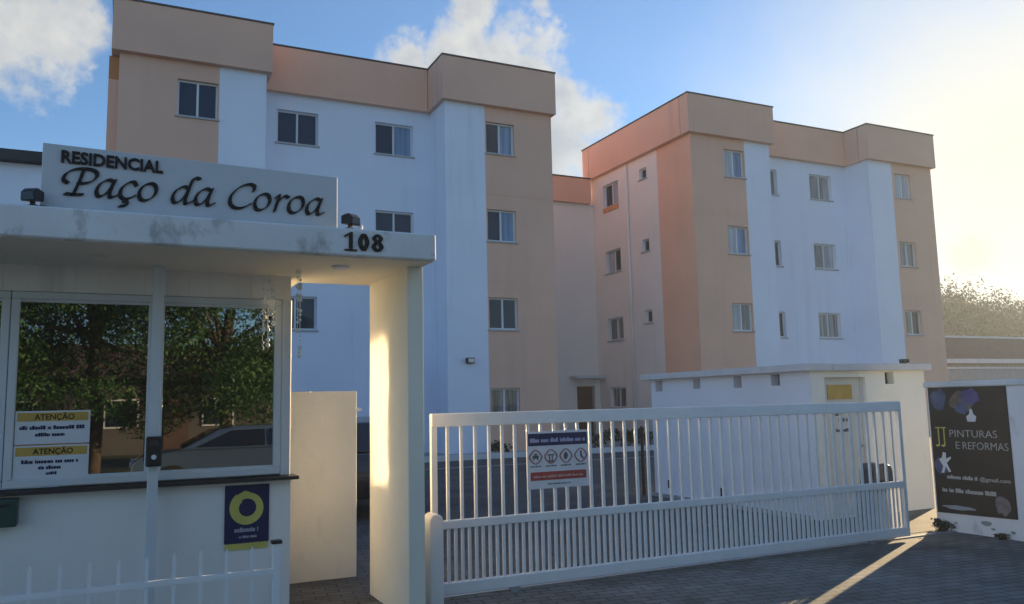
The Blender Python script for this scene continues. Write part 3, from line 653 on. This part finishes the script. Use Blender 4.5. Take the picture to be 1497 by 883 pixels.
motor = thing('gate_motor', (8.1, 7.0, 0), 'dark sliding gate motor on a blue-grey concrete plinth behind the gate', 'gate motor')
B(7.90, 8.28, 6.92, 7.2, 0.004, .52).build('plinth', mat('blue_grey_concrete', (.20, .25, .32), .85, .12, 4, .2, 40), motor, .015, 2)
MB().prism([(-.16, .523), (.16, .523), (.16, .72), (.12, .82), (.03, .85), (-.10, .845), (-.15, .78)], 6.93, 7.17, lambda u, v, a_: (8.11+u, a_, v)).build('housing', MOTORG, motor, .02, 2)
B(8.03, 8.19, 6.915, 6.929, .56, .66).build('cover_plate', BLACK, motor)

# ------------------------------------------------------------------ right boundary wall with poster
bw = thing('boundary_wall', (9.12, 1, 0), 'pale boundary wall with flaking foot at the right edge, carrying the poster', 'wall')
B(9.10, 9.27, -9, 7.06, -.01, 1.72).build('wall', WALLR, bw, .01, 1)
B(9.07, 9.30, -9.02, 7.08, 1.722, 1.79).build('coping', FASCIA, bw, .01, 1)
rnd = random.Random(12)
for i in range(26):     # flakes where the paint has come off at the foot
    y = rnd.uniform(5.2, 7.1); z = .03+abs(rnd.gauss(0, .06)); s = rnd.uniform(.015, .05); n = 9
    pl = [(y+s*(1+.8*rnd.random())*math.cos(k*2*math.pi/n)*1.3, z+s*(.5+.6*rnd.random())*math.sin(k*2*math.pi/n)) for k in range(n)]
    MB().prism(pl, 9.096+.0002*i, 9.102, lambda u, v, a_: (a_, u, max(v, .004))).build('bare_patch', CONC, bw)
po = thing('paint_poster', (9.04, 6.5, .21), 'charcoal poster for JJ Pinturas e Reformas on the right-hand wall', 'poster')
MB().prism([(0, 0), (1.0, .02), (1.0, 1.52), (0, 1.53)], 0, .008, lambda u, v, a_: (9.0985-a_, 7.03-u, .21+v)).build('sheet', DARKP, po)
MPo = lambda u, v, a_: (9.0900-a_, 7.03-u, .21+v)
def blob(cx_, cy_, rx, ry, m, name, seed, d=.001, n=14):
    rn = random.Random(seed); return MB().prism([(cx_+rx*(.75+.45*rn.random())*math.cos(k*2*math.pi/n), cy_+ry*(.75+.45*rn.random())*math.sin(k*2*math.pi/n)) for k in range(n)], 0, d, MPo).build(name, m, po)
blob(.14, 1.36, .11, .14, BLUEP, 'paint_splash', 1); blob(.44, 1.34, .15, .13, BROWNP, 'paint_splash', 2); blob(.56, 1.39, .12, .10, VIOLETP, 'paint_splash', 3, .0016); blob(.44, 1.26, .09, .07, BLUEP, 'paint_splash', 4, .0022)
MB().prism([(.50, 1.10), (.60, 1.10), (.615, 1.16), (.58, 1.19), (.565, 1.25), (.54, 1.25), (.53, 1.19), (.49, 1.16)], 0, .0028, MPo).build('paint_drop', PRINTW, po)
jj = MB()
for k in (0, 1):
    u = .075+k*.075
    jj.box(u-.012, u+.055, 1.015, 1.030, 0, .0015, MPo); jj.box(u+.018, u+.034, .83, 1.016, 0, .0014, MPo); jj.prism([(u+.034, .83), (u+.034, .805), (u+.005, .79), (u-.018, .80), (u-.018, .82), (u+.005, .812), (u+.018, .83)], 0, .0013, MPo)
jj.build('initials', YELLOWP, po)
LETT = mat('dim_white_print', (.45, .45, .45), .5, .1, 9, 0)
text_mesh('PINTURAS', .125, lambda u, v, a_: MPo(.25+u, .915+v, a_), .0015, -.001, .60).build('lettering', LETT, po)
text_mesh('E', .125, lambda u, v, a_: MPo(.32+u, .775+v, a_), .0015, -.001, .05).build('lettering', LETT, po)
text_mesh('REFORMAS', .125, lambda u, v, a_: MPo(.41+u, .775+v, a_), .0015, -.001, .56).build('lettering', LETT, po)
blob(.10, .56, .09, .10, BLUEP, 'paint_splash', 6)
MB().prism([(.10, .48), (.13, .56), (.08, .64), (.12, .66), (.14, .73), (.18, .72), (.175, .65), (.24, .68), (.24, .655), (.18, .60), (.23, .50), (.20, .49), (.165, .56), (.135, .48)], 0, .0022, MPo).build('brush_mark', PRINTW, po)
lines_of_text(po, MPo, [(.17, .58, .415, .045)], LETT, 41, .0015); lines_of_text(po, MPo, [(.09, .80, .255, .05)], LETT, 42, .0015)
text_mesh('@gmail.com', .062, lambda u, v, a_: MPo(.59+u, .415+v, a_), .0015, .001, .37).build('lettering', LETT, po)
blob(.84, .16, .11, .11, mat('grey_brown_print', (.20, .18, .19), .5, .4, 12, 0), 'picture_spot', 8)
blob(.30, .08, .22, .025, GREYP, 'picture_spot', 9)

# ------------------------------------------------------------------ annex
an = thing('annex', (9.6, 10, 0), 'low white annex with square vents behind the gate, below the right-hand block', 'outbuilding')
AX0, AX1, AY0, AY1, AZ = 8.47, 10.72, 8.33, 12.05, 1.99
vo = [(11.72, 11.92, 1.80, 1.985), (10.69, 10.87, 1.82, 1.985), (9.71, 9.89, 1.81, 1.985), (8.91, 9.09, 1.82, 1.985)]
wall_face(AY0, AY1, 0, AZ, [(q[0], q[1], q[2]-.012, q[3]-.012) for q in vo], leftw(AX0), .2).build('side_wall', ANNEXW, an)
dk = mat('dark_void', (.015, .016, .02), .9, .1, 5, 0)
for q in vo: B(AX0+.15, AX0+.16, q[0]-.02, q[1]+.02, q[2]-.03, q[3]).build('vent', dk, an)
fo = [(9.90, 10.08, 1.80, 1.97), (8.72, 9.50, .02, 1.90)]
wall_face(AX0, AX1, 0, AZ, fo, front(AY0), .12).build('front_wall', mat('annex_warm_lit_paint', (.90, .88, .80), .85, .05, .8, .12, 40, stain=((.5, .48, .43), .4, 2, .5, .58)), an)  # annex white with the warm light on this face put into the colour
B(9.88, 10.10, AY0+.13, AY0+.14, 1.78, 1.98).build('vent', dk, an)
dr = B(8.725, 9.495, AY0+.07, AY0+.11, .03, 1.895).build('door', mat('cream_metal_door', (.70, .68, .62), .5, .05, 3, .05), an)
for xx in (8.73, 9.455): B(xx, xx+.035, AY0+.05, AY0+.069, .03, 1.89).build('frame', KERB, dr)
B(8.83, 9.29, AY0+.055, AY0+.068, 1.60, 1.80).build('door_sign', OCHRE, dr)
for q_, row in enumerate([(.05, .30, .33, .045), (.0, .12, .27, .04), (.06, .28, .19, .045), (0, .32, .05, .045)]): lines_of_text(dr, lambda u, v, a_: (8.95+u, AY0+.069-a_, 1.1+v), [row], GREYD, 51+q_, .002, 'stencil')
MB().lathe((9.42, AY0+.06, .95), [(.02, -.03), (.02, .01)], 12, 'y').build('handle', STEELG, dr)
B(AX0+.02, AX1, AY1-.1, AY1, 0, AZ-.002).build('rear_wall', ANNEXW, an); B(AX1-.1, AX1, AY0+.13, AY1-.11, 0, AZ-.002).build('side_wall', ANNEXW, an)
B(AX0-.14, AX1+.08, AY0-.08, AY1+.12, AZ, AZ+.10).build('roof_slab', KERB, an, .008, 1)
B(AX0-.10, AX0-.002, AY0+.1, AY1, -.01, .05).build('plinth', CONC, an)
for px_, pz_ in ((11.55, .16), (10.2, .14)): B(AX0-.03, AX0-.001, px_, px_+.09, pz_, pz_+.13).build('wall_box', BLACK, an)
fl2 = thing('roof_floodlight', (10.5, 8.5, 2.09), 'small dark floodlight on the annex roof', 'floodlight')
B(10.45, 10.52, 8.45, 8.52, 2.093, 2.11).build('base', BLACK, fl2); B(10.42, 10.55, 8.42, 8.50, 2.11, 2.165).build('housing', BLACK, fl2, .006, 1)
pb = thing('black_post', (8.32, 12.2, 0), 'thin black post at the far corner of the annex', 'post')
MB().tube([(8.30, 12.15, 0), (8.30, 12.15, 1.12)], .03, 10).build('shaft', BLACK, pb); MB().lathe((8.30, 12.15, 1.12), [(.045, 0), (.05, .03), (.02, .07)], 12).build('cap', BLACK, pb)

# ------------------------------------------------------------------ planting
def leaf_cloud(mb, c, rad, n, size, rnd, shell=.45):
    for _ in range(n):
        while True:
            d = Vector((rnd.uniform(-1, 1), rnd.uniform(-1, 1), rnd.uniform(-1, 1)))
            if 0.05 < d.length < 1: break
        d = d.normalized()*(shell+(1-shell)*rnd.random()**.7)
        q = Vector((c[0]+d.x*rad[0], c[1]+d.y*rad[1], c[2]+d.z*rad[2]))
        nrm = (d + Vector((rnd.gauss(0, .6), rnd.gauss(0, .6), rnd.gauss(0, .6)))).normalized()
        x = nrm.orthogonal().normalized(); x.rotate(Matrix.Rotation(rnd.uniform(0, 6.28), 3, nrm)); y = nrm.cross(x); s = size*rnd.uniform(.6, 1.35)
        mb.add([q-x*s, q-y*s*.42+x*s*.1, q+x*s, q+y*s*.42+x*s*.1], [(0, 1, 2, 3)])
    return mb
def build_leaves(mb, name, m, parent=None):
    me = bpy.data.meshes.new(name); me.from_pydata(mb.v, [], mb.f); me.materials.append(m); o = bpy.data.objects.new(name, me); C.objects.link(o)
    if parent: o.parent = parent; o.matrix_parent_inverse = Matrix.Translation(-parent.location)
    return o
def tree(x, y, h, cr_, seed, label, leafm=None, n=26, per=150, size=.16):
    rnd = random.Random(seed); t = thing('tree', (x, y, 0), label, 'tree', 'trees across the street')
    top = h*.55; tr = MB(); tr.tube([(x, y, -.05), (x+.08, y, h*.15), (x-.05, y+.05, h*.35), (x+.1, y, top)], [.22, .17, .14, .09], 10)
    cl = MB()
    for i in range(n):
        a_ = rnd.uniform(0, 6.28); rr_ = cr_*math.sqrt(rnd.random())*.9; hz = h*.19+rnd.random()*h*.74
        k = 1-.4*abs((hz-h*.5)/(h*.45)); c = (x+math.cos(a_)*rr_*k, y+math.sin(a_)*rr_*k, hz)
        if i < 9: tr.tube([(x, y, h*.3+i*h*.02), ((x+c[0])/2, (y+c[1])/2, (h*.35+c[2])/2+.2), c], [.08, .05, .02], 6)
        s = rnd.uniform(.7, 1.15)*cr_*.36; leaf_cloud(cl, c, (s, s, s*.75), per, size, rnd)
    tr.build('trunk', BARK, t, smooth=True); build_leaves(cl, 'crown', leafm or LEAF, t)
    return t
# shrub at the foot of the left block, and low hedge before the connecting wing
def shrub(x, y, z, w, h, seed, label, n=260):
    rnd = random.Random(seed); t = thing('shrub', (x, y, z), label, 'shrub', 'shrubs by the buildings'); mb = MB()
    for i in range(6): leaf_cloud(mb, (x+rnd.uniform(-.5, .5)*w, y+rnd.uniform(-.15, .15)*min(1, w*2), z+h*rnd.uniform(.35, .7)), (w*.3, min(.25, w*.4), h*.35), n//6, .07 if h > .3 else .025, rnd)
    build_leaves(mb, 'foliage', LEAFD, t)
    st = MB()
    for i in range(5): st.tube([(x+rnd.uniform(-.1, .1), y, z), (x+rnd.uniform(-.4, .4)*w, y, z+h*.7)], [.012, .005], 5)
    st.build('stems', BARK, t)
shrub(10.7, 23.3, .1, .5, .45, 3, 'single small shrub at the foot of the beige bay of the left block')
for i, (x_, lab) in enumerate(((14.2, 'dark low shrub by the left end of the connecting wing'), (15.3, 'dark low shrub, second from the left before the connecting wing'), (16.4, 'dark low shrub, third from the left before the connecting wing'), (17.4, 'dark low shrub nearest the annex'))):
    shrub(x_, 23.6, .1, 1.0, .62, 20+i, lab, 420)
for x_, y_, w_, h_, lab in ((9.0, 6.93, .22, .16, 'tuft of weeds at the end of the wall beside the gate'), (9.04, 6.2, .14, .07, 'tiny weeds at the wall foot below the poster')):
    shrub(x_, y_, .0, w_, h_, int(y_*100), lab, 120)
# parked car glimpsed between panel and pier, and the one across the street that shows in the booth glass
def car(x, y, yaw, paint, label, zk=1.0):
    t = thing('parked_car', (x, y, 0), label, 'car'); c, s = math.cos(yaw), math.sin(yaw)
    M = lambda u, v, w: (x+u*c-v*s, y+u*s+v*c, w*zk)
    prof = [(-2.0, .30), (-2.05, .55), (-2.0, .85), (-1.92, .95), (-.95, 1.0), (1.05, 1.0), (1.85, .86), (2.02, .70), (2.05, .42), (1.98, .28)]
    b = MB(); ws = [(-.80, .94), (-.72, 1.0), (.72, 1.0), (.80, .94)]
    rings = []
    for v, k in ((-.82, .0), (-.86, 1), (.86, 1), (.82, .0)):
        rings.append([M(u*(.985 if not k else 1), v, z if k or z < .9 else z-.03) for u, z in prof])
    n = len(prof); o = 0
    b.v = [q for rg in rings for q in rg]
    for i in range(3):
        for k in range(n): b.f.append((i*n+k, i*n+(k+1) % n, (i+1)*n+(k+1) % n, (i+1)*n+k))
    b.f += [tuple(range(n)), tuple(range(3*n, 4*n))]
    b.build('body', paint, t, .05, 3, True)
    roof = [(-1.80, .97), (-1.45, 1.40), (-1.0, 1.48), (.05, 1.48), (.45, 1.40), (1.15, .98)]
    cab = MB(); m_ = len(roof); ring2 = []
    for v, ins in ((-.80, 0), (.80, 0)): ring2 += [M(u, v*(1 if z < 1.1 else .78), z) for u, z in roof]
    cab.v = ring2; cab.f = [tuple(range(m_)), tuple(range(m_, 2*m_))] + [(k, (k+1) % m_, m_+(k+1) % m_, m_+k) for k in range(m_)]
    cab.build('cabin', paint, t, .03, 2, False)
    def lerp(z): return 1-.22*(z-1.0)/.48
    for sg in (-1, 1):
        for poly in ([(-1.55, 1.03), (-1.32, 1.36), (-.55, 1.40), (-.55, 1.03)], [(-.47, 1.03), (-.47, 1.40), (.18, 1.38), (.85, 1.03)]):
            MB().prism(poly, 0, .012, lambda u, w, a_: M(u, sg*(.80*lerp(w)+a_+.004), w)).build('side_window', PANES['d'], t)
        for ux in (-1.28, 1.28):
            w = MB().lathe(M(ux, sg*.76, .31), [(.20, -.10), (.31, -.08), (.31, .08), (.20, .10)], 20, 'y' if abs(s) < .5 else 'x').build('wheel', TYRE, t)
            MB().lathe(M(ux, sg*.79, .31), [(.19, -.09), (.19, .09)], 14, 'y' if abs(s) < .5 else 'x').build('rim', STEELG, w)
        MB().box(1.86, 2.06, sg*.55-.18, sg*.55+.18, .62, .76, M).build('headlight', LAMPG, t, .02, 2)
        MB().box(-2.05, -1.94, sg*.62-.12, sg*.62+.12, .66, .86, M).build('tail_light', REDP, t, .02, 2)
    MB().prism([(.52, 1.39), (1.10, 1.03), (1.12, 1.045), (.54, 1.405)], -.58, .58, lambda u, w, a_: M(u, a_, w)).build('windscreen', PANES['d'], t)
    return t
car(3.25, 13.9, R(90), CARP, 'dark parked car glimpsed in the gap between cream panel and pier')
car(2.3, -4.4, R(182), CARB, 'blue-grey car parked across the street, seen only in the booth glass', .88)
for i, (x_, y_, h_, c_, lab) in enumerate(((-4.2, -9.5, 8, 3.4, 'broad leafy tree across the street, reflected at the left end of the booth glass'),
   (-.6, -10.5, 8.5, 3.2, 'leafy tree across the street, reflected left of the slim post'), (2.6, -10.0, 8, 3.2, 'leafy tree across the street, reflected right of the slim post'),
   (6.0, -10.8, 9, 3.4, 'leafy tree across the street, reflected at the right end of the booth glass'), (10.5, -11, 9, 3.6, 'last leafy tree of the row across the street'))):
    tree(x_, y_, h_, c_, 60+i, lab, n=60, per=700, size=.062)
hs = thing('house', (1, -24, 0), 'pale house with an orange roof across the street, reflected in the booth glass', 'house')
B(-6, 9, -27, -21, -.02, 2.9).build('wall', mat('brown_house_paint', (.10, .09, .085), .85, .2, 1, .2, 30), hs)
MB().prism([(-21.0+.6, 2.9), (-24, 4.4), (-27.6, 2.9)], -6.6, 9.6, lambda u, v, a_: (a_, u, v)).build('roof', ROOFTILE, hs)
for xx in (-4, -.5, 3, 6.5): wo = B(xx, xx+1.2, -20.99, -20.95, 1.0, 2.1).build('window', FRAMEM, hs); B(xx+.06, xx+1.14, -20.948, -20.94, 1.06, 2.04).build('pane', PANES['d'], wo)
B(1.6, 2.5, -20.99, -20.95, .0, 2.1).build('door', ROOFTILE, hs)

# ------------------------------------------------------------------ neighbours and hill
nb = thing('neighbour_house', (-5, 14, 0), 'white flat-roofed house with a dark roof edge at the left, behind the canopy', 'house')
B(-10, -.98, 12.0, 18, 0, 4.86).build('wall', ANNEXW, nb); B(-10.2, -.93, 11.85, 18.2, 4.863, 5.0).build('roof', DARKROOF, nb)
rh = thing('roofed_shed', (48, 34, 0), 'long brown-roofed shed beyond the right-hand wall below the wooded hill', 'shed')
B(41, 72, 33.6, 39.5, 0, 3.5).build('wall', CONC, rh)
MB().prism([(32.9, 3.45), (32.9, 3.66), (36.5, 5.35), (40.2, 3.66), (40.2, 3.45)], 40.5, 72.5, lambda u, v, a_: (a_, u, v)).build('roof', ROOFTILE, rh)
B(40.5, 72.5, 32.75, 32.89, 3.42, 3.68).build('gutter', KERB, rh); B(40.5, 72.5, 36.35, 36.65, 5.30, 5.44).build('ridge_cap', KERB, rh)
lw_ = tag(B(34, 56, 28.0, 28.2, -.02, 2.86).build('garden_wall', CONC), 'long low pale wall beyond the right-hand block', 'wall')
tp = B(34, 56, 27.95, 28.25, 2.863, 2.97).build('coping', KERB, lw_)
# wooded hill
hb = MB(); nx, ny = 60, 26
def hz(x, y):
    d = min(max(0., (y-44)/30), 1.6)
    return -1 + (13.6+1.6*math.sin(x*.07+1.4)+1.0*math.sin(x*.16)+.6*math.sin(x*.3+2))*(d*d*(3-2*d) if d < 1 else 1)*(1 if x > 46 else max(.35, 1-(46-x)/95))
for j in range(ny):
    for i in range(nx): X_ = -60+i*4; Y_ = 42+j*1.9; hb.v.append((X_, Y_, hz(X_, Y_)))
for j in range(ny-1):
    for i in range(nx-1): hb.f.append((j*nx+i, j*nx+i+1, (j+1)*nx+i+1, (j+1)*nx+i))
structure(hb.build('hill', EARTH))
rnd = random.Random(99); wd = MB()
for k in range(1500):
    X_ = rnd.uniform(42, 160); Y_ = rnd.uniform(43, 86); z = hz(X_, Y_); s = rnd.choice((.6, .9, 1.3, 1.9))*rnd.uniform(.8, 1.2)
    leaf_cloud(wd, (X_, Y_, z+s*.7), (s, s, s*1.1), int(36+22*s), .20, rnd, .55)
wo_ = build_leaves(wd, 'wood', LEAFD); tag(wo_, 'wooded hillside fading in the low sun on the right', 'wood', None, 'stuff')

# ------------------------------------------------------------------ haze volume added to give the glare of the low sun
hm = bpy.data.materials.new('haze'); hm.use_nodes = True; hm.node_tree.nodes.clear()
pv = hm.node_tree.nodes.new('ShaderNodeVolumePrincipled'); mo = hm.node_tree.nodes.new('ShaderNodeOutputMaterial')
pv.inputs['Color'].default_value = (.78, .88, 1.0, 1); pv.inputs['Density'].default_value = .0012; pv.inputs['Anisotropy'].default_value = .40
hm.node_tree.links.new(pv.outputs[0], mo.inputs['Volume'])
hz_ = B(-75, 190, -40, 100, -1.5, 20.5).build('haze', hm); hz_['kind'] = 'stuff'; hz_['label'] = 'pale haze added over the whole place for the sun glare'; hz_['category'] = 'haze'
